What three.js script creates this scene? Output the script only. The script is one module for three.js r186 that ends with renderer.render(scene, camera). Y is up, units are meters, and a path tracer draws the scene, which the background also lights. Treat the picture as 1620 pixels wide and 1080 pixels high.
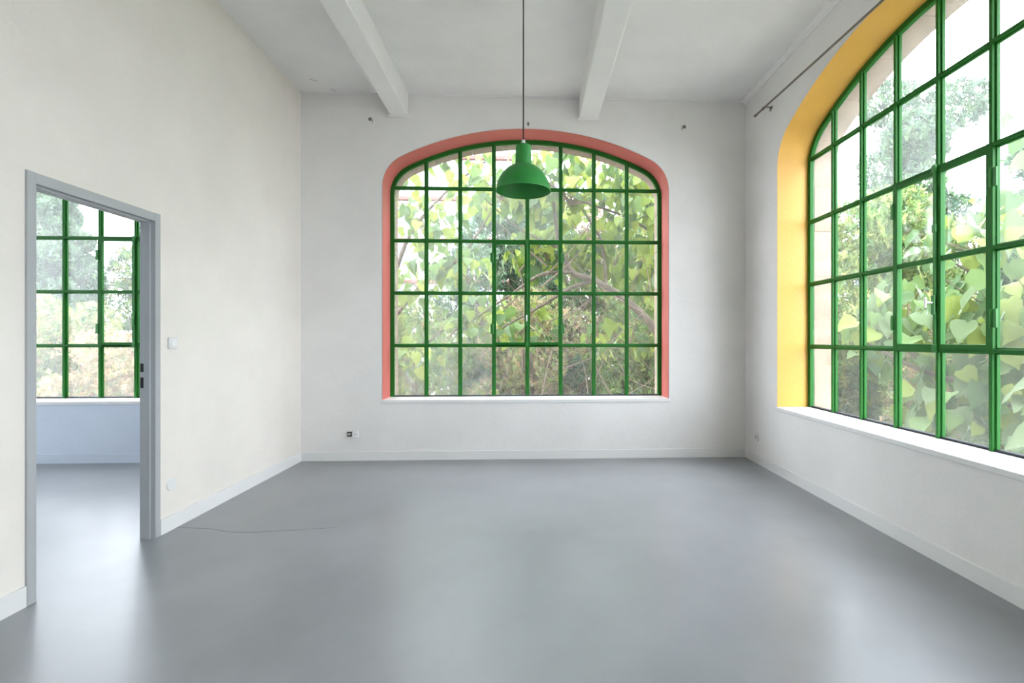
import * as THREE from 'three';
import { mergeGeometries } from 'three/addons/utils/BufferGeometryUtils.js';
import { RoundedBoxGeometry } from 'three/addons/geometries/RoundedBoxGeometry.js';

// ------------------------------------------------------------------ camera, sky, exposure
const scene = new THREE.Scene();
const camera = new THREE.PerspectiveCamera(2 * Math.atan(540 / 793.36) * 180 / Math.PI, 1.5, 0.05, 400);
camera.position.set(0, 1.3, 0);
camera.rotation.y = -0.0411;
camera.setViewOffset(1620, 1080, -62.7, 2.8, 1620, 1080);

const renderer = new THREE.WebGLRenderer({ antialias: true });
renderer.toneMapping = THREE.LinearToneMapping;
renderer.shadowMap.enabled = true;
renderer.toneMappingExposure = 1.05;
scene.background = new THREE.Color().setRGB(0.92, 0.97, 1.06);      // even, bright overcast sky
scene.backgroundIntensity = 11.0;

const sun = new THREE.DirectionalLight(new THREE.Color().setRGB(1, 0.93, 0.82), 0.5);   // sun behind thin cloud, high to the right
sun.position.set(14, 22, 5); sun.target.position.set(0, 0, 0);
sun.castShadow = true; sun.shadow.radius = 24; sun.shadow.mapSize.set(2048, 2048);
Object.assign(sun.shadow.camera, { left: -25, right: 25, top: 25, bottom: -25, near: 0.5, far: 90 });
scene.add(sun, sun.target);

// ------------------------------------------------------------------ helpers
let seed = 20240611;
const rnd = () => { seed = (seed + 0x6D2B79F5) | 0; let t = Math.imul(seed ^ (seed >>> 15), 1 | seed); t = (t + Math.imul(t ^ (t >>> 7), 61 | t)) ^ t; return ((t ^ (t >>> 14)) >>> 0) / 4294967296; };
const rr = (a, b) => a + (b - a) * rnd();
const V = (x, y, z) => new THREE.Vector3(x, y, z);
const lin = (r, g, b) => new THREE.Color().setRGB(r, g, b);
const taken = {};
function numbered(n) { taken[n] = (taken[n] ?? -1) + 1; return taken[n] ? n + '_' + String(taken[n]).padStart(3, '0') : n; }
function mesh(name, geo, mat, parent) {
  const m = new THREE.Mesh(geo, mat); m.name = parent ? name : numbered(name);
  m.castShadow = m.receiveShadow = true; (parent ?? scene).add(m); return m;
}
function group(name, parent) { const g = new THREE.Group(); g.name = parent ? name : numbered(name); (parent ?? scene).add(g); return g; }
function tag(o, label, category, grp) { o.userData.label = label; o.userData.category = category; if (grp) o.userData.group = grp; return o; }
function struct(o, label, category) { o.userData.kind = 'structure'; if (label) o.userData.label = label; if (category) o.userData.category = category; return o; }
function stuff(o, label, category) { o.userData.kind = 'stuff'; if (label) o.userData.label = label; if (category) o.userData.category = category; return o; }
function box(w, h, d, x = 0, y = 0, z = 0) { const g = new THREE.BoxGeometry(w, h, d); g.translate(x, y, z); return g; }
function span(x0, x1, y0, y1, z0, z1) { return box(x1 - x0, y1 - y0, z1 - z0, (x0 + x1) / 2, (y0 + y1) / 2, (z0 + z1) / 2); }
function rbox(w, h, d, r, x = 0, y = 0, z = 0) { const g = new RoundedBoxGeometry(w, h, d, 2, r); g.translate(x, y, z); return g; }
function cyl(r0, r1, h, n, x = 0, y = 0, z = 0, ax = 'y') { const g = new THREE.CylinderGeometry(r0, r1, h, n); if (ax === 'x') g.rotateZ(Math.PI / 2); if (ax === 'z') g.rotateX(Math.PI / 2); g.translate(x, y, z); return g; }
function merge(list) { return mergeGeometries(list.map((g) => { const h = g.index ? g.toNonIndexed() : g; for (const k of Object.keys(h.attributes)) if (!['position', 'normal', 'uv'].includes(k)) h.deleteAttribute(k); return h; })); }
function tube(pts, r0, r1, n = 7, seg = 0) {                       // tapered tube through points
  const curve = new THREE.CatmullRomCurve3(pts), S = seg || Math.max(4, pts.length * 4), fr = curve.computeFrenetFrames(S), pos = [], idx = [], uv = [];
  for (let i = 0; i <= S; i++) {
    const p = curve.getPointAt(i / S), r = r0 + (r1 - r0) * i / S;
    for (let j = 0; j <= n; j++) {
      const a = j / n * Math.PI * 2, q = p.clone().addScaledVector(fr.normals[i], Math.cos(a) * r).addScaledVector(fr.binormals[i], Math.sin(a) * r);
      pos.push(q.x, q.y, q.z); uv.push(j / n, i / S * 4);
    }
  }
  for (let i = 0; i < S; i++) for (let j = 0; j < n; j++) { const a = i * (n + 1) + j, b = a + n + 1; idx.push(a, b, a + 1, b, b + 1, a + 1); }
  const g = new THREE.BufferGeometry();
  g.setAttribute('position', new THREE.Float32BufferAttribute(pos, 3)); g.setAttribute('uv', new THREE.Float32BufferAttribute(uv, 2)); g.setIndex(idx); g.computeVertexNormals(); return g;
}
// tileable value noise, several octaves, as a grey map around mid with the given depth
function noiseTex(size, cells, octaves, lo, hi, sd, speck = 0) {
  let s = sd; const rn = () => { s = (s * 1664525 + 1013904223) >>> 0; return s / 4294967296; };
  const acc = new Float32Array(size * size); let amp = 1, tot = 0;
  for (let o = 0, c = cells; o < octaves; o++, c *= 2, amp *= 0.55) {
    const gr = Float32Array.from({ length: c * c }, rn); tot += amp;
    for (let y = 0; y < size; y++) for (let x = 0; x < size; x++) {
      const fx = x / size * c, fy = y / size * c, ix = fx | 0, iy = fy | 0, u = fx - ix, v = fy - iy, a = u * u * (3 - 2 * u), b = v * v * (3 - 2 * v);
      const g = (i, j) => gr[(j % c) * c + (i % c)];
      acc[y * size + x] += amp * ((g(ix, iy) * (1 - a) + g(ix + 1, iy) * a) * (1 - b) + (g(ix, iy + 1) * (1 - a) + g(ix + 1, iy + 1) * a) * b);
    }
  }
  const d = new Uint8Array(size * size * 4);
  for (let i = 0; i < size * size; i++) {
    let k = acc[i] / tot; k = Math.min(1, Math.max(0, (k - 0.5) * 1.35 + 0.5));
    let v = lo + (hi - lo) * k; if (speck && rn() < speck) v -= 0.06 * rn();
    v = Math.round(255 * Math.min(1, Math.max(0, v))); d[i * 4] = d[i * 4 + 1] = d[i * 4 + 2] = v; d[i * 4 + 3] = 255;
  }
  const t = new THREE.DataTexture(d, size, size); t.magFilter = THREE.LinearFilter; t.minFilter = THREE.LinearMipmapLinearFilter; t.generateMipmaps = true;
  t.wrapS = t.wrapT = THREE.RepeatWrapping; t.needsUpdate = true; return t;
}
function worldUV(g, k = 1) {                                         // uv in metres, by the way each face points
  const h = g.index ? g.toNonIndexed() : g; h.computeVertexNormals();
  const p = h.attributes.position, n = h.attributes.normal, uv = new Float32Array(p.count * 2);
  for (let i = 0; i < p.count; i++) {
    const ax = Math.abs(n.getX(i)), ay = Math.abs(n.getY(i)), az = Math.abs(n.getZ(i));
    const [a, b] = ay > ax && ay > az ? [p.getX(i), p.getZ(i)] : ax > az ? [p.getZ(i), p.getY(i)] : [p.getX(i), p.getY(i)];
    uv[i * 2] = a * k; uv[i * 2 + 1] = b * k;
  }
  h.setAttribute('uv', new THREE.BufferAttribute(uv, 2)); return h;
}
function rep(t, k) { const c = t.clone(); c.repeat.set(k, k); c.needsUpdate = true; return c; }

// ------------------------------------------------------------------ materials
const plasterBump = noiseTex(512, 24, 4, 0.2, 0.8, 7), mottle = noiseTex(512, 5, 5, 0.955, 1.0, 11), floorMottle = noiseTex(1024, 6, 6, 0.9, 1.0, 23, 0.02), stoneTex = noiseTex(512, 9, 5, 0.78, 1.0, 31, 0.03), barkTex = noiseTex(256, 10, 4, 0.55, 1.0, 57), dirtTex = noiseTex(512, 7, 5, 0.78, 1.0, 77);
for (const t of [mottle, floorMottle, stoneTex, barkTex]) t.colorSpace = THREE.SRGBColorSpace;
const std = (o) => new THREE.MeshStandardMaterial(o), phy = (o) => new THREE.MeshPhysicalMaterial(o);
const paint = (c, rough = 0.55) => std({ color: c, roughness: rough, map: rep(mottle, 0.45), bumpMap: rep(plasterBump, 1.6), bumpScale: 0.0012 });
const M = {
  wallWhite: paint(lin(0.87, 0.855, 0.835)), wallCream: paint(lin(0.875, 0.832, 0.765)), ceiling: paint(lin(0.89, 0.885, 0.87), 0.8),
  trim: std({ color: lin(0.80, 0.80, 0.79), roughness: 0.4 }), sill: std({ color: lin(0.84, 0.84, 0.84), roughness: 0.35, map: rep(mottle, 0.8) }),
  doorFrame: std({ color: lin(0.46, 0.48, 0.49), roughness: 0.4, map: rep(mottle, 0.8) }),
  red: paint(lin(0.72, 0.19, 0.17), 0.45), yellow: paint(lin(0.80, 0.45, 0.085), 0.45), blueCast: paint(lin(0.72, 0.79, 0.90), 0.5),  // side room paint: the blue daylight cast is put into its colour
  green: phy({ color: lin(0.017, 0.15, 0.02), roughness: 0.5, specularIntensity: 0.5 }), greenHw: std({ color: lin(0.03, 0.22, 0.04), roughness: 0.4 }),
  putty: std({ color: lin(0.03, 0.035, 0.04), roughness: 0.8 }), steel: std({ color: lin(0.62, 0.62, 0.63), metalness: 0.9, roughness: 0.3 }),
  darkMetal: std({ color: lin(0.20, 0.17, 0.145), metalness: 0.4, roughness: 0.45 }), black: std({ color: lin(0.012, 0.012, 0.012), roughness: 0.6 }),
  floor: phy({ color: lin(0.30, 0.315, 0.33), map: rep(floorMottle, 0.3), roughness: 0.29, specularIntensity: 0.8 }),
  seam: std({ color: lin(0.25, 0.262, 0.275), roughness: 0.5 }), crack: std({ color: lin(0.5, 0.47, 0.44), roughness: 0.9 }),
  lampGreen: std({ color: lin(0.02, 0.25, 0.038), roughness: 0.45 }), plastic: std({ color: lin(0.78, 0.78, 0.77), roughness: 0.35 }), whitePlastic: std({ color: lin(0.84, 0.84, 0.84), roughness: 0.3 }),
  stone: std({ color: lin(0.40, 0.31, 0.235), roughness: 0.9, map: rep(stoneTex, 1.3), bumpMap: rep(plasterBump, 4), bumpScale: 0.002 }),
  stoneB: std({ color: lin(0.44, 0.35, 0.27), roughness: 0.9, map: rep(stoneTex, 1.1), bumpMap: rep(plasterBump, 4), bumpScale: 0.002 }),
  mortar: std({ color: lin(0.45, 0.40, 0.35), roughness: 1 }),
  facade: std({ color: lin(0.62, 0.55, 0.46), roughness: 0.95, map: rep(stoneTex, 0.5) }),
  bark: std({ color: lin(0.27, 0.225, 0.17), roughness: 0.95, map: rep(barkTex, 2), bumpMap: rep(barkTex, 2), bumpScale: 0.012 }),
  twig: std({ color: lin(0.19, 0.14, 0.11), roughness: 0.9 }),
  ground: std({ color: lin(0.42, 0.40, 0.36), roughness: 1, map: rep(stoneTex, 0.4) }),
  bWhite: std({ color: lin(0.5, 0.5, 0.5), roughness: 0.8 }), bBeige: std({ color: lin(0.40, 0.33, 0.24), roughness: 0.85 }), bRed: std({ color: lin(0.22, 0.09, 0.08), roughness: 0.8 }), bGlass: std({ color: lin(0.10, 0.12, 0.15), roughness: 0.12 }), roof: std({ color: lin(0.22, 0.13, 0.1), roughness: 0.9 }),
  blueSheet: std({ color: lin(0.42, 0.62, 0.74), roughness: 0.6 }),
};
const pane = (haze, trans) => phy({ color: lin(0.96, 0.97, 0.97), roughness: haze, transmission: trans, thickness: 0, ior: 1.45, transparent: false });
const dirty = (haze, trans, k) => { const m = pane(haze, trans); m.roughnessMap = rep(dirtTex, k); return m; };
const PANES = { clean: pane(0.05, 1), light: dirty(0.2, 0.97, 1.3), dustOrGlow: dirty(0.29, 0.92, 0.9), milky: dirty(0.295, 0.84, 0.7) };
const leafMat = (r, g, b, t = 0.45) => phy({ color: lin(r, g, b), roughness: 0.9, transmission: t, thickness: 0, side: THREE.DoubleSide, specularIntensity: 0.6 });

// ------------------------------------------------------------------ measures
const D = 5.484, XL = -2.466, XR = 2.383, H = 3.9525, REV = 0.327, ZB = 4.2, XS = -8.0, GROUND = -3.6;
const DZ0 = -3.428, DZ1 = -2.548, DH = 2.125, PT = 0.07;           // doorway
const WHALF = 1.565, SILL = 0.65, SPRING = 2.955, RISE = 0.65, RC = 0.37, COL = 0.3852, ROWS = [1.234, 1.834, 2.433, 3.033];
const WIN = [{ c: -0.042 }, { c: -3.2 }, { c: -4.41 }, { c: 1.17 }, { c: -3.2 }];  // last two are unseen windows added for more light
// height of a basket arch over its springing, for an arch offset inwards by o
function archY(x, o = 0) {
  const h0 = RISE - RC, A = WHALF - RC, k = (A * A - h0 * h0) / (2 * h0), R = k + RISE - o, r = RC - o, ax = Math.abs(x), tx = R * A / Math.hypot(A, k);
  if (ax <= tx) return SPRING + Math.sqrt(R * R - ax * ax) - k;
  return SPRING + Math.sqrt(Math.max(0, r * r - (ax - A) ** 2));
}
function outline(o = 0, bottom = SILL, n = 56) {                     // bottom left, up the jamb, over the arch, down to bottom right
  const a = WHALF - o, pts = [[-a, bottom]];
  for (let i = 0; i <= n; i++) { const x = -a * Math.cos(i / n * Math.PI); pts.push([x, archY(x, o)]); }
  pts.push([a, bottom]); return pts;
}
function path(pts, P = THREE.Shape) { const s = new P(); pts.forEach(([x, y], i) => (i ? s.lineTo(x, y) : s.moveTo(x, y))); s.closePath(); return s; }
function slab(rect, holes, depth) {                                  // a wall sheet with openings, in x and y, from z 0 to depth
  const s = path([[rect[0], rect[2]], [rect[1], rect[2]], [rect[1], rect[3]], [rect[0], rect[3]]]);
  for (const h of holes) s.holes.push(path(h, THREE.Path));
  return new THREE.ExtrudeGeometry(s, { depth, bevelEnabled: false, curveSegments: 4 });
}
const shift = (pts, c) => pts.map(([x, y]) => [x + c, y]);
const rightTurn = (g, x) => { g.rotateY(-Math.PI / 2); g.translate(x, 0, 0); return g; };   // sheet x -> world z, sheet depth -> -x

// ------------------------------------------------------------------ room shell
const floor = struct(mesh('floor', worldUV(span(XS - REV - 0.2, XR + REV + 0.2, -0.25, 0, -D - REV - 0.2, ZB + 0.2)), M.floor), 'smooth grey resin floor', 'floor');
{ // a lifted seam in the floor covering beside the left wall
  const pts = [[-2.45, -3.575], [-2.2, -3.54], [-2.05, -3.482], [-1.9, -3.463], [-1.68, -3.487], [-1.34, -3.533]].map(([x, z]) => V(x, 0.0002, z));
  mesh('floor_seam', tube(pts.slice(0, 4), 0.0022, 0.0022, 6), M.seam, floor).userData.label = 'thin lifted seam line in the floor';
  mesh('floor_seam', tube(pts.slice(3), 0.0022, 0.0012, 6), M.seam, floor).userData.label = 'thin lifted seam line in the floor';
}
const ceiling = struct(mesh('ceiling', worldUV(span(XS - REV - 0.2, XR + REV + 0.2, H, H + 0.25, -D - REV - 0.2, ZB + 0.2)), M.ceiling), 'white plaster ceiling', 'ceiling');
for (const [x, z, a, l] of [[-2.22, -5.22, 0.5, 0.075], [-2.1, -5.42, 0.9, 0.06]]) { const g = box(l, 0.004, 0.006); g.rotateY(a); g.translate(x, H - 0.001, z); mesh('paint_crack', g, M.crack, ceiling); }

// back wall: inner sheet with the window of this room and of the side room, outer stone leaf behind it
{
  const inner = slab([XL - PT / 2, XR, 0, H], [shift(outline(0), WIN[0].c)], 0.05); inner.translate(0, 0, -D - 0.05);
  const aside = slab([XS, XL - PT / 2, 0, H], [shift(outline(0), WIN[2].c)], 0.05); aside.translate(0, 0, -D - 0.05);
  struct(mesh('wall_side_room_back', worldUV(aside), M.blueCast), 'wall coloured with the blue daylight cast, under the window seen through the doorway', 'wall');
  struct(mesh('wall_back', worldUV(inner), M.wallWhite), 'white wall with the red arched window opening', 'wall');
  const outer = slab([XS - REV - 0.25, XR + REV + 0.25, GROUND, H + 0.6], [shift(outline(0.012, SILL - 0.08), WIN[0].c), shift(outline(0.012, SILL - 0.08), WIN[2].c)], 0.22); outer.translate(0, 0, -D - REV - 0.245);
  struct(mesh('wall_outside_back', worldUV(outer), M.facade), 'outer stone leaf of the back wall', 'wall');
}
{
  const inner = slab([-D, ZB, 0, H], [shift(outline(0), WIN[1].c), shift(outline(0), WIN[3].c)], 0.05);
  struct(mesh('wall_right', worldUV(rightTurn(inner, XR + 0.05)), M.wallWhite), 'white wall with the yellow arched window opening', 'wall');
  const outer = slab([-D - REV - 0.25, ZB + 0.3, GROUND, H + 0.6], [shift(outline(0.012, SILL - 0.08), WIN[1].c), shift(outline(0.012, SILL - 0.08), WIN[3].c)], 0.22);
  struct(mesh('wall_outside_right', worldUV(rightTurn(outer, XR + REV + 0.245)), M.facade), 'outer stone leaf of the right wall', 'wall');
}
// door opening in the left partition
{
  const g = new THREE.ExtrudeGeometry(path([[-D, 0], [DZ0, 0], [DZ0, DH], [DZ1, DH], [DZ1, 0], [ZB, 0], [ZB, H], [-D, H]]), { depth: PT, bevelEnabled: false });
  struct(mesh('wall_left', worldUV(rightTurn(g, XL)), M.wallCream), 'cream white partition wall with the doorway', 'wall');
}
struct(mesh('wall_front', worldUV(span(XL - PT, XR + REV, 0, H, ZB, ZB + 0.2)), M.wallWhite), 'white wall behind the viewer', 'wall');
struct(mesh('wall_side_room_added', worldUV(span(XS, XL - PT, 0, H, -0.9, -0.75)), M.blueCast), 'added wall shortening the side room to brighten it, daylight blue in its colour', 'wall');  // unseen wall added across the side room to keep it brighter
{
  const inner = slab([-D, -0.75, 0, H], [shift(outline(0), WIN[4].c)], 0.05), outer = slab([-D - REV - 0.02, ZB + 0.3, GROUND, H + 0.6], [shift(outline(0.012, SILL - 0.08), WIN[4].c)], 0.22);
  struct(mesh('wall_side', worldUV(rightTurn(inner, XS)), M.blueCast), 'far side room wall with the added window, daylight blue in its colour', 'wall');
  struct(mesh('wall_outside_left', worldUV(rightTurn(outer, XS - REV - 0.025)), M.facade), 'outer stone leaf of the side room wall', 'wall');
}

// painted window reveals, sills and the stone jambs and voussoirs outside the glass
function reveal(pts, z0, z1) {                                       // loft along the opening, a thin skin of plaster with its own thickness
  const pos = [], uv = [], idx = []; let s = 0;
  pts.forEach(([x, y], i) => { if (i) s += Math.hypot(x - pts[i - 1][0], y - pts[i - 1][1]); pos.push(x, y, z0, x, y, z1); uv.push(s, 0, s, z0 - z1); });
  for (let i = 0; i < pts.length - 1; i++) { const a = i * 2; idx.push(a, a + 1, a + 2, a + 1, a + 3, a + 2); }
  const g = new THREE.BufferGeometry(); g.setAttribute('position', new THREE.Float32BufferAttribute(pos, 3)); g.setAttribute('uv', new THREE.Float32BufferAttribute(uv, 2)); g.setIndex(idx); g.computeVertexNormals(); return g;
}
function place(o, k) { if (k === 1 || k === 3) { o.rotation.y = -Math.PI / 2; o.position.set(XR + REV, 0, WIN[k].c); } else if (k === 4) { o.rotation.y = Math.PI / 2; o.position.set(XS - REV, 0, WIN[k].c); } else o.position.set(WIN[k].c, 0, -D - REV); return o; }
const paints = [M.red, M.yellow, M.blueCast, M.yellow, M.blueCast], paintNames = ['red', 'yellow', 'daylight blue', 'added second yellow', 'second daylight blue'], places = ['of the back wall', 'of the right wall', 'of the side room', 'added behind the viewer', 'added in the left wall of the side room'], which = ['red', 'yellow', 'side room', 'added second yellow', 'added second side room'], trims = [1, 2, 3, 12, 15];  // last two entries dress the unseen windows added for more light
for (let k = 0; k < 5; k++) {
  const t = place(struct(group('trim_' + trims[k]), paintNames[k] + ' painted arched reveal around the window ' + places[k], 'trim'), k);
  const inner = reveal(outline(0.004, SILL - 0.02), REV + 0.001, -0.01), back = reveal(outline(-0.012, SILL - 0.02), REV - 0.03, -0.01);
  mesh('reveal', inner, paints[k], t); mesh('plaster_backing', back, M.wallWhite, t);
  const s = place(struct(group('trim_' + (trims[k] + 3 - (k > 2 ? 2 : 0))), 'white window sill board under the ' + which[k] + ' window', 'sill'), k);
  mesh('sill_board', rbox(2 * WHALF + 0.03, 0.036, REV + 0.02, 0.006, 0, SILL - 0.018, (REV + 0.02) / 2 - 0.012 + 0.006), M.sill, s);
  // stone blocks: cut the outline into pieces with open joints between them
  const st = place(struct(group('trim_' + (trims[k] + 6 - (k > 2 ? 4 : 0))), 'beige stone surround outside the ' + which[k] + ' window', 'stone'), k);
  const full = outline(0.02, SILL - 0.05, 220), len = [0]; for (let i = 1; i < full.length; i++) len.push(len[i - 1] + Math.hypot(full[i][0] - full[i - 1][0], full[i][1] - full[i - 1][1]));
  const at = (s0) => { let i = 1; while (i < full.length - 1 && len[i] < s0) i++; const f = (s0 - len[i - 1]) / (len[i] - len[i - 1]); const a = full[i - 1], b = full[i], l = Math.hypot(b[0] - a[0], b[1] - a[1]); return { p: [a[0] + (b[0] - a[0]) * f, a[1] + (b[1] - a[1]) * f], n: [(b[1] - a[1]) / l, -(b[0] - a[0]) / l] }; };
  const total = len[len.length - 1], nb = 19;
  for (let b = 0; b < nb; b++) {
    const s0 = total * b / nb + 0.004, s1 = total * (b + 1) / nb - 0.004, q = 8, shp = [], back2 = [], j = rr(-0.003, 0.003);
    for (let i = 0; i <= q; i++) { const { p, n } = at(s0 + (s1 - s0) * i / q); shp.push([p[0] + n[0] * j, p[1] + n[1] * j]); back2.unshift([p[0] - n[0] * 0.06, p[1] - n[1] * 0.06]); }
    const g = new THREE.ExtrudeGeometry(path([...shp, ...back2]), { depth: 0.212, bevelEnabled: false }); g.translate(0, 0, -0.242);
    mesh('stone_block', worldUV(g), b % 3 ? M.stone : M.stoneB, st);
  }
  mesh('outer_sill', box(2 * WHALF + 0.1, 0.05, 0.25, 0, SILL - 0.1, -0.15), M.stoneB, st);
}

// baseboards
const bb = (n, g, l) => struct(mesh('baseboard_' + n, g, n === 'side_room' ? M.blueCast : M.trim), l, 'baseboard');
bb('back', span(XL, XR, 0, 0.095, -D, -D + 0.013), 'white baseboard along the back wall'); bb('right', span(XR - 0.013, XR, 0, 0.095, -D + 0.013, ZB), 'white baseboard along the right wall');
{ const g = struct(group('baseboard_left'), 'white baseboard along the left wall, broken by the doorway', 'baseboard'); mesh('board', span(XL, XL + 0.013, 0, 0.1, -D + 0.013, DZ0 - 0.004), M.trim, g); mesh('board', span(XL, XL + 0.013, 0, 0.1, DZ1 + 0.004, ZB), M.trim, g); }
bb('side_room', span(XS, XL - PT, 0, 0.1, -D, -D + 0.013), 'baseboard under the side room window, daylight blue in its colour');
// thin cornice strips
{
  const s = path([[0, 0], [0.05, 0], [0.05, -0.012], [0.03, -0.018], [0.018, -0.03], [0.012, -0.05], [0, -0.05]]), g = new THREE.ExtrudeGeometry(s, { depth: D + ZB, bevelEnabled: false });
  const r = g.clone(); r.scale(-1, 1, 1); r.index; r.translate(XR, H, -D); struct(mesh('trim_10', worldUV(r), M.ceiling), 'narrow white cornice along the right wall', 'cornice');
  struct(mesh('trim_11', span(XL, XR - 0.05, H - 0.02, H, -D, -D + 0.014), M.ceiling), 'thin white cornice strip above the back wall', 'cornice');
}
// ceiling beams
for (const [x0, x1, l] of [[-1.52, -1.322, 'left of the pendant lamp'], [0.525, 0.737, 'right of the pendant lamp']]) {
  const b = struct(group('ceiling_beam'), 'white painted ceiling beam ' + l, 'beam');
  const g = rbox(x1 - x0, 0.28, D + ZB - 0.004, 0.016, (x0 + x1) / 2, H - 0.228 + 0.14, (ZB - D) / 2); mesh('beam', worldUV(g), M.ceiling, b);
  mesh('bearing_pad', rbox(x1 - x0 + 0.03, 0.03, 0.03, 0.006, (x0 + x1) / 2, H - 0.228 - 0.012, -D + 0.014), M.ceiling, b);
}
// door frame
{
  const d = struct(group('door_1'), 'grey metal door frame without a leaf in the left wall', 'door');
  const fx = XL + 0.012, bx = XL - PT - 0.008, w = 0.045;
  const jamb = (z, s) => merge([span(bx, fx, 0, DH + 0.004, Math.min(z, z + s * w), Math.max(z, z + s * w)), span(bx, fx - 0.03, 0, DH - 0.02, Math.min(z + s * w, z + s * (w + 0.012)), Math.max(z + s * w, z + s * (w + 0.012)))]);
  mesh('jamb', jamb(DZ0, 1), M.doorFrame, d); mesh('jamb', jamb(DZ1, -1), M.doorFrame, d);
  mesh('head', merge([span(bx + 0.001, fx - 0.001, DH - 0.05, DH + 0.003, DZ0 + w, DZ1 - w), span(bx, fx - 0.03, DH - 0.062, DH - 0.05, DZ0 + w, DZ1 - w)]), M.doorFrame, d);
  const zf = DZ0 + w + 0.012;
  for (const [y0, y1] of [[1.09, 1.145], [0.985, 1.055]]) mesh('strike_hole', span(bx + 0.004, bx + 0.024, y0, y1, zf - 0.004, zf + 0.0012), M.black, d).userData.label = 'black strike slot in the jamb';
}

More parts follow.
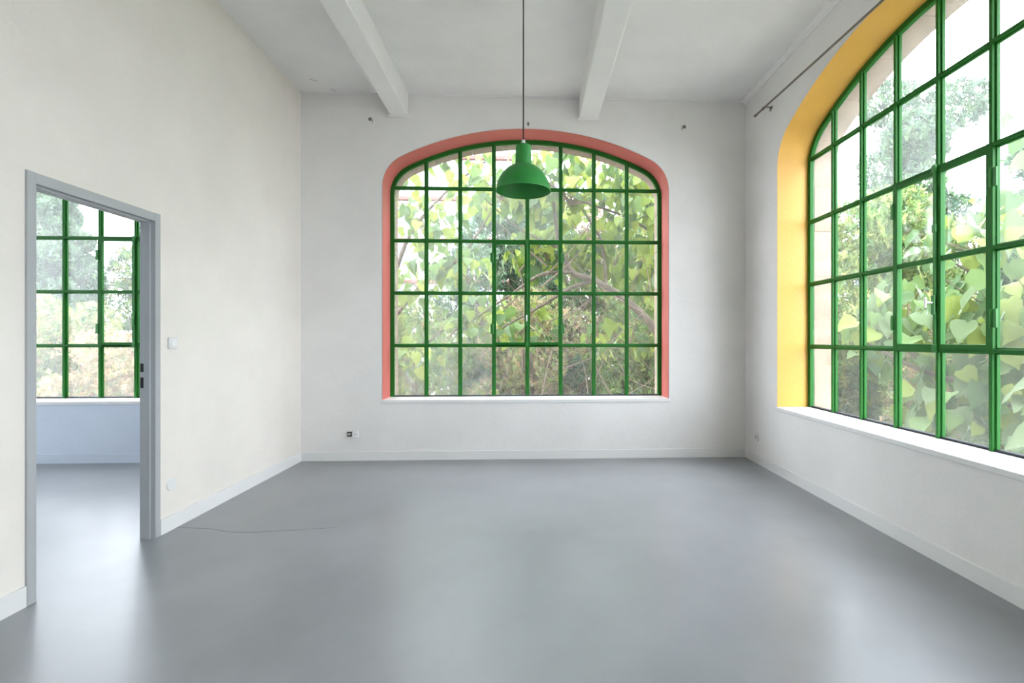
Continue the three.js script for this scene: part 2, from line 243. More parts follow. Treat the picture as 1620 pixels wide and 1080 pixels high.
// ------------------------------------------------------------------ steel windows
function barGeo(len, w = 0.044, vertical = true) {                   // stepped bar: broad flange at the glass, narrower rib to the room
  const g = merge([rbox(vertical ? w : len, vertical ? len : w, 0.022, 0.003, 0, 0, 0.006), rbox(vertical ? w * 0.52 : len, vertical ? len : w * 0.52, 0.026, 0.004, 0, 0, 0.024)]);
  return g;
}
function buildWindow(k, hazeOf) {
  const g = place(struct(group('window_' + (k + 1)), ['green steel window with forty panes in the red arch', 'green steel window with forty panes in the yellow arch', 'green steel window with many panes in the side room', 'added unseen green steel window with forty panes behind the viewer, for more light', 'added unseen green steel window in the left wall of the side room, for more light'][k], 'window'), k);
  // outer frame follows the opening
  const o1 = outline(0.004, SILL), o2 = outline(0.046, SILL), fr = new THREE.ExtrudeGeometry(path([...o1, ...o2.slice().reverse()]), { depth: 0.034, bevelEnabled: true, bevelSize: 0.002, bevelThickness: 0.002, bevelSegments: 1 });
  fr.translate(0, 0, -0.008); mesh('frame', fr, M.green, g);
  mesh('bottom_rail', box(2 * WHALF - 0.02, 0.02, 0.04, 0, SILL + 0.004, 0.002), M.putty, g);
  const xs = [-4, -3, -2, -1, 0, 1, 2, 3, 4].map((i) => i * COL), ys = [SILL, ...ROWS];
  const [c0, c1, r0, r1] = [3, 5, 1, 3];                              // casement: columns 3..5, rows between ROWS[0] and ROWS[2]
  for (let i = 1; i < 8; i++) {
    const top = archY(xs[i], 0.03);
    const runs = i === 4 ? [[SILL, ROWS[0]], [ROWS[2], top]] : [[SILL, top]];
    for (const [a, b] of runs) { const m = mesh('mullion', barGeo(b - a), M.green, g); m.position.set(xs[i], (a + b) / 2, 0); }
  }
  ROWS.forEach((y, j) => {
    const a = WHALF - 0.04, runs = j === 1 ? [[-a, xs[3]], [xs[5], a]] : [[-a, a]];
    for (const [p, q] of runs) { const m = mesh('transom', barGeo(q - p, 0.04, false), M.green, g); m.position.set((p + q) / 2, y, 0.001); }
  });
  // fixed panes
  const pg = (x0, x1, y0, y1) => new THREE.PlaneGeometry(x1 - x0, y1 - y0).translate((x0 + x1) / 2, (y0 + y1) / 2, -0.003);
  for (let c = 0; c < 8; c++) for (let r = 0; r < 5; r++) {
    const x0 = c === 0 ? -WHALF + 0.03 : xs[c] + 0.012, x1 = c === 7 ? WHALF - 0.03 : xs[c + 1] - 0.012, mat = PANES[hazeOf(c, r)];
    if (r === 4) {
      const n = 10, top = []; for (let i = 0; i <= n; i++) { const x = x0 + (x1 - x0) * i / n; top.unshift([x, archY(x, 0.03)]); }
      const s = new THREE.ShapeGeometry(path([[x0, ROWS[3] + 0.012], [x1, ROWS[3] + 0.012], ...top])); s.translate(0, 0, -0.003); mesh('pane', s, mat, g); continue;
    }
    if (c >= c0 && c < c1 && r >= r0 && r < r1) continue;
    mesh('pane', pg(x0, x1, ys[r] + 0.008, ys[r + 1] - 0.012), mat, g);
  }
  // the two opening leaves
  for (const s of [-1, 1]) {
    const leaf = group('casement', g), xo = s * COL, z = 0.022;
    const st = (x, w) => merge([rbox(w, ROWS[2] - ROWS[0] + 0.03, 0.034, 0.004, x, (ROWS[0] + ROWS[2]) / 2, z)]);
    mesh('stile', st(xo - s * 0.006, 0.044), M.green, leaf); mesh('stile', st(s * 0.017, 0.03), M.green, leaf);
    const xa = Math.min(xo - s * 0.028, s * 0.032), xb = Math.max(xo - s * 0.028, s * 0.032), mid = (xa + xb) / 2;
    mesh('rail', rbox(xb - xa, 0.05, 0.032, 0.004, mid, ROWS[2] - 0.012, z), M.green, leaf); mesh('rail', rbox(xb - xa, 0.05, 0.032, 0.004, mid, ROWS[0] + 0.012, z), M.green, leaf);
    mesh('glazing_bar', rbox(xb - xa, 0.034, 0.028, 0.004, mid, ROWS[1], z - 0.004), M.green, leaf);
    for (const [a, b, r] of [[ROWS[0] + 0.036, ROWS[1] - 0.016, 1], [ROWS[1] + 0.016, ROWS[2] - 0.036, 2]]) { const p = mesh('pane', pg(xa, xb, a, b), PANES[hazeOf(s < 0 ? 3 : 4, r)], leaf); p.position.z = 0.016; }
    for (const y of [ROWS[0] + 0.19, ROWS[2] - 0.19]) mesh('hinge', merge([rbox(0.03, 0.11, 0.012, 0.003, xo + s * 0.024, y, z + 0.012), cyl(0.008, 0.008, 0.11, 8, xo + s * 0.008, y, z + 0.02)]), M.greenHw, leaf);
    if (s < 0) {
      const zz = z + 0.026;
      mesh('bolt_rod', rbox(0.014, 1.21, 0.012, 0.003, 0, (ROWS[0] + ROWS[2]) / 2, zz), M.greenHw, leaf);
      for (const y of [ROWS[0] + 0.01, ROWS[1] + 0.2, ROWS[2] - 0.005]) mesh('bolt_guide', rbox(0.03, 0.05, 0.018, 0.004, -0.004, y, zz + 0.002), M.greenHw, leaf);
      mesh('lock_case', rbox(0.026, 0.13, 0.022, 0.004, -0.006, 1.53, zz + 0.004), M.greenHw, leaf);
      mesh('handle', merge([cyl(0.007, 0.007, 0.05, 10, -0.006, 1.545, zz + 0.035, 'z'), rbox(0.014, 0.07, 0.014, 0.005, -0.006, 1.545, zz + 0.062)]), M.steel, leaf).userData.label = 'bare metal handle';
    }
  }
  return g;
}
buildWindow(0, (c, r) => (c < 2 ? 'milky' : c === 2 ? 'dustOrGlow' : (c === 3 || c === 4) && (r === 1 || r === 2) ? 'clean' : r >= 3 && c < 5 ? 'dustOrGlow' : 'light'));
buildWindow(1, (c, r) => (r >= 3 ? 'dustOrGlow' : (c === 3 || c === 4) && r > 0 ? 'clean' : 'light'));  // hazier glass in the top rows stands in for sun glow
buildWindow(3, () => 'clean'); buildWindow(4, () => 'clean');  // unseen windows added to brighten this room and the side room
buildWindow(2, (c, r) => (c < 2 ? 'milky' : r === 0 || c === 2 ? 'milky' : 'dustOrGlow'));

// ------------------------------------------------------------------ things in the room
{ // pendant lamp
  const LZ = -3.3, k = 3.3 / 3.0, LX = -0.0455 * k, rimY = 1.3 + 0.884 * k, R = 0.178;
  const p = tag(group('pendant_lamp'), 'green metal dome pendant lamp on a black cord in front of the red window', 'lamp'); p.position.set(LX, 0, LZ);
  const neckY = rimY + 0.228, topY = rimY + 0.30;
  const prof = [[R, 0], [R + 0.004, 0.003], [R + 0.004, 0.01], [R - 0.001, 0.014], [R * 0.985, 0.03], [R * 0.95, 0.055], [R * 0.88, 0.085], [R * 0.77, 0.115], [R * 0.63, 0.142], [R * 0.48, 0.16], [R * 0.36, 0.171], [R * 0.305, 0.176], [R * 0.30, 0.184], [R * 0.292, 0.24], [R * 0.288, 0.292], [R * 0.27, 0.302], [R * 0.2, 0.307], [0.008, 0.309]];
  const t = 0.0025, both = [...prof.map(([a, b]) => new THREE.Vector2(a, b + rimY)), ...prof.slice(2).reverse().map(([a, b]) => new THREE.Vector2(Math.max(0.004, a - t), b + rimY - t))];
  mesh('shade', new THREE.LatheGeometry(both, 64), M.lampGreen, p);
  mesh('cord_grip', new THREE.LatheGeometry([[0.0, 0.305], [0.02, 0.305], [0.021, 0.315], [0.014, 0.322], [0.011, 0.338], [0, 0.339]].map(([a, b]) => new THREE.Vector2(a, b + rimY)), 20), M.whitePlastic, p);
  mesh('socket', merge([cyl(0.022, 0.022, 0.09, 18, 0, rimY + 0.255, 0)]), M.whitePlastic, p);
  mesh('bulb', new THREE.LatheGeometry([[0.0, -0.055], [0.018, -0.05], [0.029, -0.03], [0.03, -0.012], [0.022, 0.014], [0.014, 0.03], [0.013, 0.045]].map(([a, b]) => new THREE.Vector2(a, b + rimY + 0.17)), 20), M.whitePlastic, p);
  mesh('cord', cyl(0.0042, 0.0042, H - 0.02 - rimY - 0.335, 10, 0, (H - 0.02 + rimY + 0.335) / 2, 0), M.black, p);
  mesh('ceiling_rose', new THREE.LatheGeometry([[0, -0.03], [0.04, -0.028], [0.05, -0.016], [0.052, 0]].map(([a, b]) => new THREE.Vector2(a, b + H)), 24), M.whitePlastic, p);
}
{ // curtain rail by the right window
  const c = tag(group('curtain_rail'), 'thin bare metal curtain rod above the yellow window', 'curtain rod'), a = V(XR - 0.08, 3.6, -5.06), b = V(XR - 0.08, 3.44, -1.2);
  mesh('rod', tube([a, a.clone().lerp(b, 0.5), b], 0.0095, 0.0095, 10), M.darkMetal, c);
  mesh('end_cap', tube([a.clone().add(V(0, 0.0006, -0.012)), a.clone().add(V(0, 0, 0.02))], 0.0125, 0.0125, 10, 2), M.darkMetal, c);
  for (const f of [0.045, 0.955]) {
    const q = a.clone().lerp(b, f);
    mesh('bracket', merge([tube([V(XR, q.y + 0.005, q.z + 0.01), V(XR - 0.045, q.y + 0.012, q.z + 0.006), q.clone().add(V(0, 0.002, 0))], 0.0055, 0.0055, 8), cyl(0.014, 0.014, 0.03, 12, q.x, q.y, q.z, 'z'), cyl(0.016, 0.016, 0.008, 12, XR - 0.004, q.y + 0.005, q.z + 0.01, 'x'), cyl(0.007, 0.007, 0.035, 8, XR - 0.014, q.y - 0.012, q.z + 0.01)]), M.darkMetal, c);
  }
}
for (const [x, y, s, l] of [[-1.737, 3.66, 1, 'small dark metal hook on the wall left of the red window'], [1.698, 3.637, -1, 'small dark metal hook on the wall right of the red window'], [-0.03, 3.645, 0, 'small dark metal hook on the wall above the middle of the red arch']]) {
  const h = tag(group('wall_hook'), l, 'hook', 'curtain hooks on the back wall'); h.position.set(x, y, -D);
  mesh('wall_plate', cyl(0.014, 0.014, 0.005, 14, 0, 0.012, 0.0025, 'z'), M.darkMetal, h);
  mesh('hook', tube([V(0, 0.012, 0.002), V(s * 0.004, 0.014, 0.035), V(s * 0.026, 0.01, 0.05), V(s * 0.04, -0.01, 0.052), V(s * 0.04, -0.036, 0.05)], 0.005, 0.005, 8), M.darkMetal, h);
}
{ // light switch
  const s = tag(group('light_switch'), 'square white light switch on the wall beside the doorway', 'switch'); s.position.set(XL, 1.278, -3.548); s.rotation.y = Math.PI / 2;
  mesh('plate', rbox(0.08, 0.08, 0.016, 0.006, 0, 0, 0.008), M.plastic, s); mesh('rocker', rbox(0.046, 0.046, 0.01, 0.003, 0, 0, 0.016), M.whitePlastic, s);
}
{ const s = tag(group('cover_plate'), 'round white blanking plate low on the wall beside the doorway', 'cover plate'); s.position.set(XL, 0.314, -3.54); s.rotation.y = Math.PI / 2;
  mesh('disc', cyl(0.043, 0.045, 0.008, 32, 0, 0, 0.004, 'z'), M.plastic, s); mesh('screw', cyl(0.004, 0.004, 0.003, 10, 0.026, 0, 0.009, 'z'), M.plastic, s); }
{ // broken double socket on the back wall
  const s = tag(group('wall_socket'), 'opened white socket with exposed dark insert under the red window', 'socket'); s.position.set(-1.905, 0.285, -D);
  mesh('back_plate', rbox(0.15, 0.075, 0.01, 0.004, 0, 0, 0.005), M.plastic, s);
  mesh('insert', merge([rbox(0.05, 0.05, 0.014, 0.003, -0.044, 0, 0.011)]), M.black, s).userData.label = 'dark exposed insert';
  mesh('contact', merge([cyl(0.014, 0.014, 0.006, 16, -0.044, 0.001, 0.02, 'z'), box(0.006, 0.03, 0.004, -0.058, 0, 0.019), box(0.006, 0.02, 0.004, -0.03, 0.004, 0.019)]), M.steel, s);
  mesh('cover', rbox(0.062, 0.078, 0.02, 0.005, 0.022, 0, 0.013), M.whitePlastic, s);
  mesh('pin_socket', merge([cyl(0.0035, 0.0035, 0.002, 8, 0.012, 0, 0.0235, 'z'), cyl(0.0035, 0.0035, 0.002, 8, 0.03, 0, 0.0235, 'z')]), M.black, s);
}
{ const s = tag(group('wall_socket'), 'small white socket low on the right wall near the corner', 'socket'); s.position.set(XR, 0.272, -5.2); s.rotation.y = -Math.PI / 2;
  mesh('plate', rbox(0.075, 0.075, 0.012, 0.004, 0, 0, 0.006), M.plastic, s); mesh('well', cyl(0.02, 0.02, 0.003, 20, -0.004, 0, 0.0125, 'z'), M.doorFrame, s); }

// ------------------------------------------------------------------ outside: ground, buildings, trees
struct(mesh('ground', worldUV(span(-70, 70, GROUND - 0.4, GROUND, -80, 60)), M.ground), 'pale gravel ground below the windows', 'ground');

function leafGeo(fold, curl, wav, heart = true) {                     // unit leaf along +y from its stalk at the origin
  const st = heart ? [[-0.08, 0.13], [0.02, 0.33], [0.2, 0.44], [0.42, 0.41], [0.64, 0.27], [0.84, 0.1], [1, 0.0]] : [[0, 0.02], [0.25, 0.17], [0.55, 0.19], [0.8, 0.1], [1, 0]];
  const pos = [], idx = [];
  st.forEach(([t, w], i) => {
    const z = -curl * t * Math.abs(t), y = Math.max(0, t);
    pos.push(0, y, z, -w, t, z + fold * w + wav * Math.sin(i * 2.1), w, t, z + fold * w - wav * Math.cos(i * 1.7));
  });
  for (let i = 0; i < st.length - 1; i++) { const a = i * 3, b = a + 3; idx.push(a, b, a + 1, b, b + 1, a + 1, a, a + 2, b, b, a + 2, b + 2); }
  const g = new THREE.BufferGeometry(); g.setAttribute('position', new THREE.Float32BufferAttribute(pos, 3)); g.setIndex(idx); g.computeVertexNormals(); return g;
}
const bigLeaves = [leafGeo(0.25, 0.35, 0.05), leafGeo(0.42, 0.15, 0.06), leafGeo(0.15, 0.55, 0.07)];
const smallLeaf = leafGeo(0.3, 0.3, 0, false);
function sprig(n, spread, sd) {                                        // a handful of small leaves on a short twig
  const list = []; for (let i = 0; i < n; i++) { const g = smallLeaf.clone(); g.scale(1, 0.8 + 0.4 * ((i * 7 + sd) % 5) / 5, 1); g.rotateX(0.5 + 0.8 * ((i * 3 + sd) % 7) / 7); g.rotateY(i * 2.4 + sd); g.translate(0, (i / n - 0.5) * spread, 0); list.push(g); }
  return mergeGeometries(list);
}
const sprigs = [sprig(7, 1.6, 1), sprig(9, 1.4, 3)];
const LEAF = [leafMat(0.25, 0.34, 0.065), leafMat(0.16, 0.26, 0.075), leafMat(0.33, 0.40, 0.07), leafMat(0.115, 0.195, 0.08)];
const white = leafMat(1, 1, 1);

// does the straight line from the eye to p pass one of the window openings?
function seen(p) {
  const e = camera.position;
  if (p.z < -D - REV) { const t = (-D - REV - e.z) / (p.z - e.z), x = e.x + (p.x - e.x) * t, y = e.y + (p.y - e.y) * t; if (y > SILL && y < 3.55) { if (Math.abs(x - WIN[0].c) < 1.5) return true; if (x < -3.9 && x > -5.5) return true; } }
  if (p.x > XR + REV) { const t = (XR + REV) / p.x, z = p.z * t, y = 1.3 + (p.y - 1.3) * t; if (y > SILL && y < 3.55 && z < -2.7 && z > -4.7) return true; }
  return false;
}
const up = V(0, 1, 0);
function broadTree(name, label, o) {
  const t = tag(group(name), label, 'tree'); t.position.set(o.base[0], GROUND, o.base[1]);
  const off = V(o.base[0], GROUND, o.base[1]);
  mesh('trunk', tube(o.trunk.map((p) => V(...p).sub(off)), o.r, o.r * 0.55, 10), M.bark, t);
  for (const [pts, r0, r1] of o.limbs) mesh('branch', tube(pts.map((p) => V(...p).sub(off)), r0, r1, 8), M.bark, t);
  const twigs = [], leaves = [];
  for (const c of o.clumps) {
    const [cx, cy, cz, rx, ry, rz, n] = c;
    const from = V(cx, cy - ry * 0.5, cz);
    for (let i = 0; i < n; i++) {
      let d; do d = V(rr(-1, 1), rr(-1, 1), rr(-1, 1)); while (d.length() > 1);
      const p = V(cx + d.x * rx, cy + d.y * ry, cz + d.z * rz), size = o.size * rr(0.6, 1.15);
      const out = V(d.x + rr(-0.6, 0.6), rr(-1.5, -0.2), d.z + rr(-0.6, 0.6)).normalize();       // tips hang down and outwards
      const nrm = V(rr(-0.8, 0.8) + d.x * 0.5, rr(0.3, 1), rr(-0.8, 0.8) + d.z * 0.5).normalize();
      const xA = new THREE.Vector3().crossVectors(out, nrm).normalize(), zA = new THREE.Vector3().crossVectors(xA, out);
      const m = new THREE.Matrix4().makeBasis(xA, out, zA).scale(V(size, size, size)).setPosition(p.clone().sub(off));
      const dist = p.distanceTo(camera.position);
      leaves.push({ m, v: i % 3, tone: Math.floor(rnd() ** 1.2 * 4) % 4, s: seen(p) ? size / dist : 0 });
      if (i % 5 === 0) { const mid = from.clone().lerp(p, 0.5).add(V(rr(-0.1, 0.1), rr(-0.05, 0.15), rr(-0.1, 0.1))); twigs.push(tube([from.clone().sub(off), mid.sub(off), p.clone().sub(off)], 0.009, 0.003, 4, 5)); }
    }
  }
  for (const [x0, x1, y0, y1, z0, z1, n] of o.wisps ?? []) for (let i = 0; i < n; i++) {       // long thin bare shoots
    const a = V(rr(x0, x1), rr(y0, y1), rr(z0, z1)), ang = rr(-0.9, 1.2), L = rr(0.7, 2.2), sgn = rnd() < 0.6 ? 1 : -1, b = a.clone().add(V(Math.sin(ang) * L * sgn, Math.cos(ang) * L * 0.8, rr(-0.3, 0.3)));
    twigs.push(tube([a.clone().sub(off), a.clone().lerp(b, 0.5).add(V(rr(-0.12, 0.12), rr(-0.1, 0.1), 0)).sub(off), b.sub(off)], rr(0.008, 0.017), 0.004, 5, 7));
  }
  if (twigs.length) stuff(mesh('twigs', mergeGeometries(twigs), M.twig, t));
  leaves.sort((a, b) => b.s - a.s);
  const solo = leaves.slice(0, 300).filter((l) => l.s > 0), rest = leaves.filter((l) => !solo.includes(l));
  for (const l of solo) { const m = mesh('leaf', bigLeaves[l.v], (o.mats ?? LEAF)[l.tone], t); l.m.decompose(m.position, m.quaternion, m.scale); }
  for (let v = 0; v < 3; v++) {
    const mine = rest.filter((l) => l.v === v); if (!mine.length) continue;
    const im = new THREE.InstancedMesh(bigLeaves[v], white, mine.length); im.name = 'foliage'; im.castShadow = im.receiveShadow = true;
    mine.forEach((l, i) => { im.setMatrixAt(i, l.m); im.setColorAt(i, (o.mats ?? LEAF)[l.tone].color); }); stuff(im); t.add(im);
  }
  return t;
}
function shrub(name, label, category, o) {                             // small-leaved bush or far tree
  seed = Math.round(o.x * 7919 + o.z * 104729 + o.h * 1299709) | 0;
  const t = tag(group(name), label, category, o.group); t.position.set(o.x, GROUND, o.z);
  const twigs = [];
  mesh('trunk', tube([V(0, 0, 0), V(rr(-0.1, 0.1), o.h * 0.35, 0), V(rr(-0.2, 0.2), o.h * 0.75, 0)], o.tr ?? 0.07, 0.02, 7), M.bark, t);
  for (let i = 0; i < (o.twigs ?? 26); i++) { const a = rr(0, 6.28), y = rr(0.1, 0.6) * o.h, l = rr(0.5, 1); const e = V(Math.cos(a) * o.w * l, Math.min(o.h, y + rr(0.1, 0.45) * o.h), Math.sin(a) * o.w * l * 0.8); twigs.push(tube([V(0, y, 0), V(e.x * 0.5, (y + e.y) / 2 + 0.15, e.z * 0.5), e], 0.014, 0.004, 4, 5)); }
  stuff(mesh('twigs', mergeGeometries(twigs), M.twig, t));
  const im = new THREE.InstancedMesh(sprigs[o.kind ?? 0], white, o.n), q = new THREE.Quaternion(), e = new THREE.Euler(), m = new THREE.Matrix4(), col = new THREE.Color();
  const lumps = Array.from({ length: o.lumps ?? 14 }, (_, i) => { const a = i * 2.4 + rr(-0.5, 0.5), y = 0.08 + 0.92 * (i + rnd()) / (o.lumps ?? 14), rad = o.cone ? (1 - y) * 1.02 : Math.sqrt(Math.max(0.08, 1 - (y * 1.5 - 0.7) ** 2)); const k = Math.sqrt(rnd()); return [Math.cos(a) * rad * k * o.w * 0.75, y * o.h * 0.92, Math.sin(a) * rad * k * o.w * 0.75, (o.cone ? 0.35 * (1.15 - y) : 0.38) * o.w]; });
  for (let i = 0; i < o.n; i++) {
    const L = lumps[i % lumps.length]; let d; do d = V(rr(-1, 1), rr(-1, 1), rr(-1, 1)); while (d.length() > 1); d.setLength(Math.pow(d.length(), 0.5));
    const s = (o.leaf ?? 0.09) * rr(0.7, 1.3); e.set(rr(-1.2, 1.2), rr(0, 6.28), rr(-1.2, 1.2)); q.setFromEuler(e);
    m.compose(V(L[0] + d.x * L[3], Math.max(0.05, L[1] + d.y * L[3] * 0.8), L[2] + d.z * L[3]), q, V(s, s, s)); im.setMatrixAt(i, m);
    const pal = o.pal[Math.floor(rnd() * o.pal.length)]; const k = rr(0.6, 1.6); col.setRGB(pal[0] * k * rr(0.9, 1.1), pal[1] * k, pal[2] * k * rr(0.85, 1.15)); im.setColorAt(i, col);
  }
  im.name = 'foliage'; im.castShadow = im.receiveShadow = true; stuff(im); t.add(im); return t;
}
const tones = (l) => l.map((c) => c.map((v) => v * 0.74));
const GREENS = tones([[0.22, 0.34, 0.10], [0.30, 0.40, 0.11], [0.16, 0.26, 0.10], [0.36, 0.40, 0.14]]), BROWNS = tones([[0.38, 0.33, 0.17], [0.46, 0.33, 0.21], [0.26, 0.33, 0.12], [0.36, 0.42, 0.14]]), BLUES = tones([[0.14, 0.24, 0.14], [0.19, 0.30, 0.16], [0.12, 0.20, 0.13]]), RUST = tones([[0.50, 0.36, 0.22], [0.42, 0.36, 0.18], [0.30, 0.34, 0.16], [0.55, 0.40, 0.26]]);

// the tree whose crooked limb crosses the right half of the red window
broadTree('catalpa_tree', 'broad-leaved tree with a crooked limb behind the right half of the red window', {
  wisps: [[-0.6, 2.6, 0.2, 2.6, -9.2, -8.2, 46]],
  base: [3.2, -8.6], r: 0.13, size: 0.25,
  trunk: [[3.2, GROUND, -8.6], [3.0, -1.6, -8.7], [2.75, 0.2, -8.6], [2.35, 1.25, -8.6]],
  limbs: [[[[2.5, 0.95, -8.6], [2.05, 1.6, -8.6], [1.55, 2.05, -8.6], [1.1, 2.32, -8.6], [0.72, 2.45, -8.55], [0.5, 2.85, -8.5], [0.38, 3.6, -8.4]], 0.085, 0.03],
    [[[1.1, 2.32, -8.6], [0.7, 2.2, -8.65], [0.2, 1.9, -8.7], [-0.5, 1.5, -8.6]], 0.045, 0.014],
    [[[0.72, 2.45, -8.55], [0.2, 2.4, -8.4], [-0.4, 2.0, -8.3], [-1.0, 1.6, -8.3]], 0.035, 0.01],
    [[[2.35, 1.25, -8.6], [2.3, 2.4, -8.4], [2.5, 3.4, -8.3], [2.35, 4.4, -8.2]], 0.05, 0.02],
    [[[1.3, 2.2, -8.6], [1.2, 3.0, -8.6], [0.7, 3.9, -8.5], [0.9, 4.8, -8.5]], 0.03, 0.012],
    [[[2.4, 2.9, -8.4], [1.6, 3.3, -8.2], [0.7, 3.6, -8.1], [-0.3, 4.1, -8.0]], 0.03, 0.01],
    [[[0.5, 2.85, -8.5], [-0.2, 3.2, -8.6], [-1.0, 3.9, -8.6]], 0.025, 0.01]],
  clumps: [[0.7, 3.9, -8.3, 1.1, 0.7, 0.8, 200], [2.1, 3.7, -8.2, 0.9, 0.9, 0.8, 220], [-0.5, 3.9, -8.4, 0.9, 0.5, 0.7, 100], [1.5, 2.9, -9.2, 1.1, 0.6, 0.6, 150], [0.3, 2.9, -9.2, 0.8, 0.5, 0.5, 100], [2.4, 2.2, -9.0, 0.7, 0.7, 0.6, 110], [0.9, 5.0, -8.6, 1.6, 0.7, 1.2, 150], [1.8, 1.4, -9.4, 0.9, 0.5, 0.5, 50], [-0.2, 1.6, -9.2, 0.8, 0.4, 0.4, 40]],
});
broadTree('catalpa_tree', 'pale broad-leaved tree behind the left half of the red window', {
  wisps: [[-3, -0.6, 0.4, 3.0, -10.6, -9.9, 16]],
  base: [-3.4, -10.4], r: 0.12, size: 0.24,
  trunk: [[-3.4, GROUND, -10.4], [-3.3, -1.5, -10.4], [-3.0, 0.6, -10.3], [-2.9, 2.2, -10.3]],
  limbs: [[[[-2.9, 1.6, -10.3], [-2.2, 2.4, -10.2], [-1.4, 3.0, -10.2], [-0.6, 4.2, -10.1]], 0.05, 0.015], [[[-2.9, 2.2, -10.3], [-2.4, 3.4, -10.1], [-1.6, 4.3, -10], [-0.9, 4.8, -9.9]], 0.05, 0.015],
    [[[-2.95, 1.2, -10.3], [-2.2, 1.2, -10.2], [-1.5, 1.7, -10.1], [-0.8, 1.9, -10.1]], 0.04, 0.012], [[[-2.9, 2.2, -10.3], [-3.4, 3.4, -10.3], [-3.6, 4.6, -10.2]], 0.04, 0.02]],
  clumps: [[-2.1, 3.6, -10.1, 0.75, 0.55, 0.6, 80], [-1.3, 2.7, -10.2, 0.7, 0.5, 0.5, 65], [-2.2, 2.5, -10, 0.6, 0.4, 0.5, 45], [-1.0, 1.8, -10.1, 0.7, 0.45, 0.5, 60], [-2.3, 1.1, -10.1, 0.6, 0.5, 0.5, 50], [-0.9, 4.0, -10, 0.5, 0.3, 0.5, 25], [-3.2, 4.8, -10.1, 1.2, 0.8, 0.9, 120], [-1.6, 5.0, -9.9, 0.8, 0.3, 0.5, 45]],
});
broadTree('catalpa_tree', 'large-leaved tree close outside the yellow window', {
  wisps: [[5.4, 6.6, -0.5, 1.8, -7.5, -3.5, 24]],
  base: [6.6, -5.6], r: 0.14, size: 0.31, mats: [leafMat(0.17, 0.27, 0.09), leafMat(0.125, 0.215, 0.09), leafMat(0.26, 0.33, 0.08), leafMat(0.20, 0.28, 0.14)],
  trunk: [[6.6, GROUND, -5.6], [6.5, -1.8, -5.7], [6.7, -0.2, -5.6], [6.5, 1.0, -5.5]],
  limbs: [[[[6.6, 0.2, -5.6], [6.0, 0.6, -6.2], [5.4, 0.9, -6.8], [5.0, 1.3, -7.4]], 0.06, 0.02], [[[6.5, 1.0, -5.5], [6.2, 1.8, -5.1], [6.0, 2.6, -4.7], [5.9, 3.2, -4.2]], 0.06, 0.018], [[[6.6, 0.4, -5.6], [6.1, 0.9, -4.8], [5.7, 1.2, -4.0], [5.5, 1.4, -3.2]], 0.05, 0.016], [[[6.5, 1.0, -5.5], [6.3, 1.8, -6.2], [6.0, 2.4, -6.9]], 0.05, 0.018], [[[6.55, -0.8, -5.6], [6.0, -0.4, -5.0], [5.5, 0.0, -4.4]], 0.04, 0.014]],
  clumps: [[5.8, 1.6, -5.6, 0.8, 0.7, 0.9, 150], [5.5, 1.5, -7.2, 0.7, 0.7, 0.9, 120], [5.7, 0.5, -6.4, 0.7, 0.6, 1.0, 120], [5.6, 0.6, -4.6, 0.7, 0.7, 1.0, 120], [5.6, 1.9, -4.3, 0.6, 0.6, 0.8, 85], [6.1, 2.7, -6.6, 0.6, 0.5, 0.9, 70], [5.6, 2.7, -5.2, 0.5, 0.4, 0.5, 40], [5.6, 3.7, -5.2, 0.3, 0.5, 0.4, 14], [5.7, 3.2, -3.6, 0.6, 0.9, 0.4, 60], [5.6, -0.4, -5.4, 0.8, 0.5, 1.5, 110], [6.2, -1.2, -5.5, 1.0, 0.6, 1.6, 80], [7.2, 1.2, -6.2, 1.0, 0.9, 1.6, 150], [5.5, 1.4, -2.9, 0.6, 0.9, 0.7, 80]],
});

// long clipped hedges that close the view below the crowns
function hedge(label, x, z, turn, len, h) {
  const t = tag(group('hedge'), label, 'hedge'); t.position.set(x, GROUND, z); t.rotation.y = turn;
  for (let i = 0; i < 12; i++) { const u = (i / 11 - 0.5) * len * 0.95; mesh('stem', tube([V(u, 0, 0), V(u + rr(-0.2, 0.2), h * 0.4, rr(-0.1, 0.1)), V(u + rr(-0.4, 0.4), h * 0.85, 0)], 0.05, 0.015, 6), M.bark, t); }
  const n = Math.round(len * h * 110), im = new THREE.InstancedMesh(sprigs[1], white, n), q = new THREE.Quaternion(), e = new THREE.Euler(), m = new THREE.Matrix4(), col = new THREE.Color();
  for (let i = 0; i < n; i++) {
    const u = rr(-0.5, 0.5) * len, y = rnd() * h * (0.88 + 0.12 * Math.sin(u * 1.3) * Math.cos(u * 0.5 + 1)), sz = 0.12 * rr(0.7, 1.3); e.set(rr(-1.2, 1.2), rr(0, 6.28), rr(-1.2, 1.2)); q.setFromEuler(e);
    m.compose(V(u, y, rr(-0.5, 0.5)), q, V(sz, sz, sz)); im.setMatrixAt(i, m);
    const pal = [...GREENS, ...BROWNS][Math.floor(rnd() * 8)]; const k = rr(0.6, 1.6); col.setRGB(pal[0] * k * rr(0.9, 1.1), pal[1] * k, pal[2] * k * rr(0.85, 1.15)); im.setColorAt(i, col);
  }
  im.name = 'foliage'; im.castShadow = im.receiveShadow = true; stuff(im); t.add(im); return t;
}
hedge('tall mixed hedge across the garden behind the red window', 1.5, -20.5, 0, 16, 6.4);
hedge('tall mixed hedge across the garden behind the yellow window', 18.0, -12.0, -1.1, 16, 6.6);
const hedgeG = 'undergrowth behind the red window';
shrub('shrub', 'brownish twiggy shrub low behind the casement of the red window', 'shrub', { x: 0.0, z: -12.0, h: 6.3, w: 1.9, n: 6500, leaf: 0.07, pal: BROWNS, twigs: 170, lumps: 16, group: hedgeG });
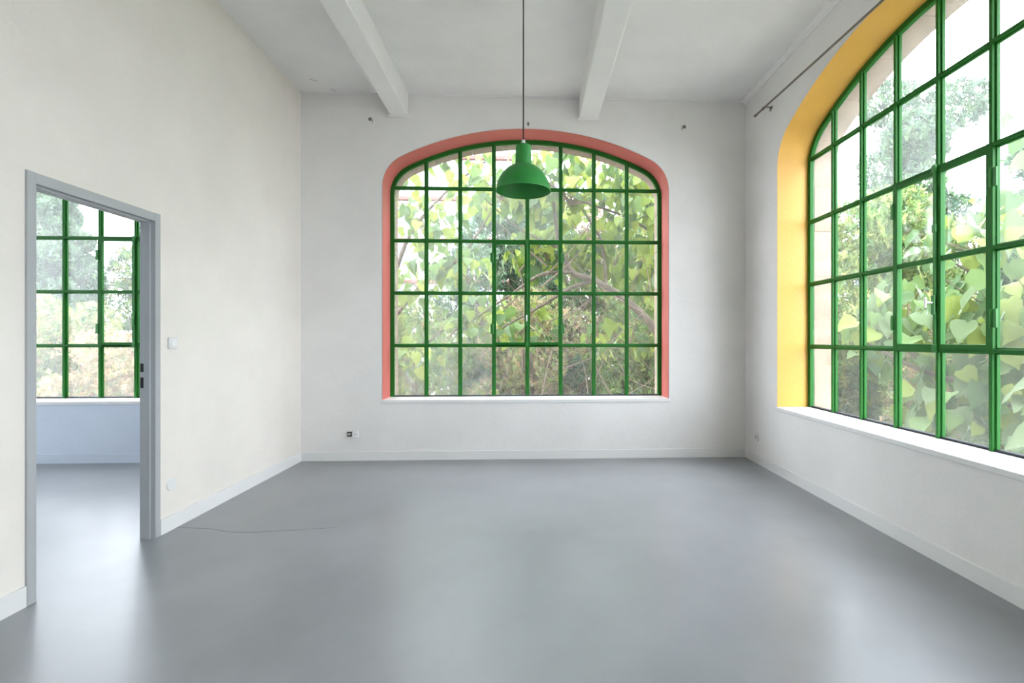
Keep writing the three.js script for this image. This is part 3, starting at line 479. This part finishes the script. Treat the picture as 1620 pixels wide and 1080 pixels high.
shrub('shrub', 'green shrub low behind the left panes of the red window', 'shrub', { x: -3.0, z: -13.4, h: 6.2, w: 2.2, n: 5200, leaf: 0.09, pal: GREENS, kind: 1, twigs: 40, lumps: 16, group: hedgeG });
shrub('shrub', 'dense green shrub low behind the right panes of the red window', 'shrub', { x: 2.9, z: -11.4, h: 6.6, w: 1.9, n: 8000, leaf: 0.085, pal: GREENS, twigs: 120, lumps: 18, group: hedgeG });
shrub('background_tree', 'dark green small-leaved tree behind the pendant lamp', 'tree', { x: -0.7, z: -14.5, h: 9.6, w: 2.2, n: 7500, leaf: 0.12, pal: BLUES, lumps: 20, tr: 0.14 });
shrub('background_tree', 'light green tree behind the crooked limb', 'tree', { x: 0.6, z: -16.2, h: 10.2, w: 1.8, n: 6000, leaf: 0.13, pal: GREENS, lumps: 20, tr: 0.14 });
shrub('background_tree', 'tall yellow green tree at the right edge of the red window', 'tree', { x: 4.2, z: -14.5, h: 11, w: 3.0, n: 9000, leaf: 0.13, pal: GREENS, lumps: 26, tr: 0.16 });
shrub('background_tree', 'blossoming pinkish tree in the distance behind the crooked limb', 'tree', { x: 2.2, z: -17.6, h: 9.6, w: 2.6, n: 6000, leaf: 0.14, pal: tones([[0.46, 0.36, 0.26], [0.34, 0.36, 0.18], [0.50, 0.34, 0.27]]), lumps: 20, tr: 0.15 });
// beyond the yellow window
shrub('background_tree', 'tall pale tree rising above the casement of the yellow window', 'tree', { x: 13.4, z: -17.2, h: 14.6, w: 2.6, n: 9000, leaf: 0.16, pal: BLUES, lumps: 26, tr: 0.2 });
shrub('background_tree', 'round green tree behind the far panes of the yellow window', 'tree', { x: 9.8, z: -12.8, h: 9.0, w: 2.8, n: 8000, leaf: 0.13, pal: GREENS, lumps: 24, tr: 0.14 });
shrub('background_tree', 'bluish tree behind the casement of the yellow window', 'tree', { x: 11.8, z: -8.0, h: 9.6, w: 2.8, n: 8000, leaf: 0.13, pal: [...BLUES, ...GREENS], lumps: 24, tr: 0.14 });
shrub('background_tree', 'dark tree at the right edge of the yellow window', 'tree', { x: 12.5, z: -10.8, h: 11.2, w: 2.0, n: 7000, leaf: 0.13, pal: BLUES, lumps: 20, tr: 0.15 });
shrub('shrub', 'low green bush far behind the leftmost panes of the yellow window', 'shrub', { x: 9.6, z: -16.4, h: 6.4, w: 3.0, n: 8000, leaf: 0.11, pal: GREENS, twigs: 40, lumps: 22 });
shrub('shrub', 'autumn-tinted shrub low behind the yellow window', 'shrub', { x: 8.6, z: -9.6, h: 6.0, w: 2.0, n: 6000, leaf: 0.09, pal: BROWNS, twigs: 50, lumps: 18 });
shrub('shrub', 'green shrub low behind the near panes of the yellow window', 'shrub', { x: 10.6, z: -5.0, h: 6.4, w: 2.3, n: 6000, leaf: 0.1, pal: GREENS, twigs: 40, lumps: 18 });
// seen through the doorway, but for the first, added tree
shrub('background_tree', 'added broad tree shading the left wall window of the side room', 'tree', { x: -11.6, z: -4.4, h: 8.4, w: 2.2, n: 8000, leaf: 0.12, pal: GREENS, lumps: 26, tr: 0.15 });  // unseen tree, added to cut the light through the added side window
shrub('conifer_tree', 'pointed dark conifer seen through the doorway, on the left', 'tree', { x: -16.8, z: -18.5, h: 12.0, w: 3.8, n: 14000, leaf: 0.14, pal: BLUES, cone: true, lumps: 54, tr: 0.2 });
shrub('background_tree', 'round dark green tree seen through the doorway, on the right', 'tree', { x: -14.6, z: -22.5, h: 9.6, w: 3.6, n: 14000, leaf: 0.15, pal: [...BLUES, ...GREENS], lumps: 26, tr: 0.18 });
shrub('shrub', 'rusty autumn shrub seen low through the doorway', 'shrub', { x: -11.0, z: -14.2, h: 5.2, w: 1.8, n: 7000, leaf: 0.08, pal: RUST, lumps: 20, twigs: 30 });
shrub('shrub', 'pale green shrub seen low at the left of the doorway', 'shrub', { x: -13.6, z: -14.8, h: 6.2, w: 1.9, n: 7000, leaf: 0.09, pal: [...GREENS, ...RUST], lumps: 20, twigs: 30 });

// white block of flats behind the left half of the red window
function block(name, label, o) {
  const b = tag(group(name), label, 'building'); b.position.set(o.x, GROUND, o.z); b.rotation.y = o.turn ?? 0;
  const { w, h, d } = o; mesh('wall', box(w, h, d, 0, h / 2, -d / 2), o.wall, b);
  for (let y = o.first; y < h; y += o.storey) mesh('cornice', box(w + 0.3, 0.22, 0.5, 0, y, 0.1), o.band, b);
  if (o.ribs) for (let x = -w / 2 + 0.2; x < w / 2; x += 0.62) mesh('cladding_rib', box(0.06, h, 0.08, x, h / 2, 0.04), o.wall, b);
  for (let y = o.first - o.storey + 1.0; y < h - 1.6; y += o.storey) for (let x = -w / 2 + o.gap / 2; x < w / 2 - 0.8; x += o.gap) { if (y < 0) continue; const f = mesh('window_frame', box(1.5, 1.5, 0.12, x, y + 0.75, 0.05), M.bWhite, b); mesh('window_pane', box(1.24, 1.24, 0.06, x, y + 0.75, 0.1), M.bGlass, f); }
  mesh('roof', box(w + 0.5, 0.35, d + 0.5, 0, h + 0.17, -d / 2), o.roof, b); return b;
}
block('apartment_building', 'white clad apartment block with reddish bands behind the left half of the red window', { x: -8.8, z: -35, w: 15.5, h: 19, d: 9, first: 3.2, storey: 2.85, gap: 5.1, ribs: true, wall: M.bWhite, band: M.bRed, roof: M.bWhite });
block('house', 'low pale house with a roof edge far behind the yellow window', { x: 18.6, z: -28, turn: -0.6, w: 9, h: 10.2, d: 7, first: 3.4, storey: 3, gap: 3.4, wall: M.bWhite, band: M.bWhite, roof: M.roof });
block('house', 'beige house wall at the right edge of the yellow window', { x: 19.2, z: -17.4, turn: -0.9, w: 4.4, h: 8.2, d: 6, first: 3.3, storey: 2.8, gap: 2.4, wall: M.bBeige, band: M.bBeige, roof: M.roof });
{ const g = new THREE.PlaneGeometry(2.4, 1.8, 16, 12), p = g.attributes.position; for (let i = 0; i < p.count; i++) p.setZ(i, 0.05 * Math.sin(p.getX(i) * 5) * Math.cos(p.getY(i) * 4) + 0.06); g.rotateX(-Math.PI / 2); g.computeVertexNormals();
  const s = tag(mesh('blue_sheet', g, M.blueSheet), 'pale blue sheet on the ground glimpsed below the leaves', 'blue_sheet'); s.position.set(8.2, GROUND + 0.02, -7.9); }  // wavy sheet standing in for an unidentified pale blue patch

renderer.render(scene, camera);
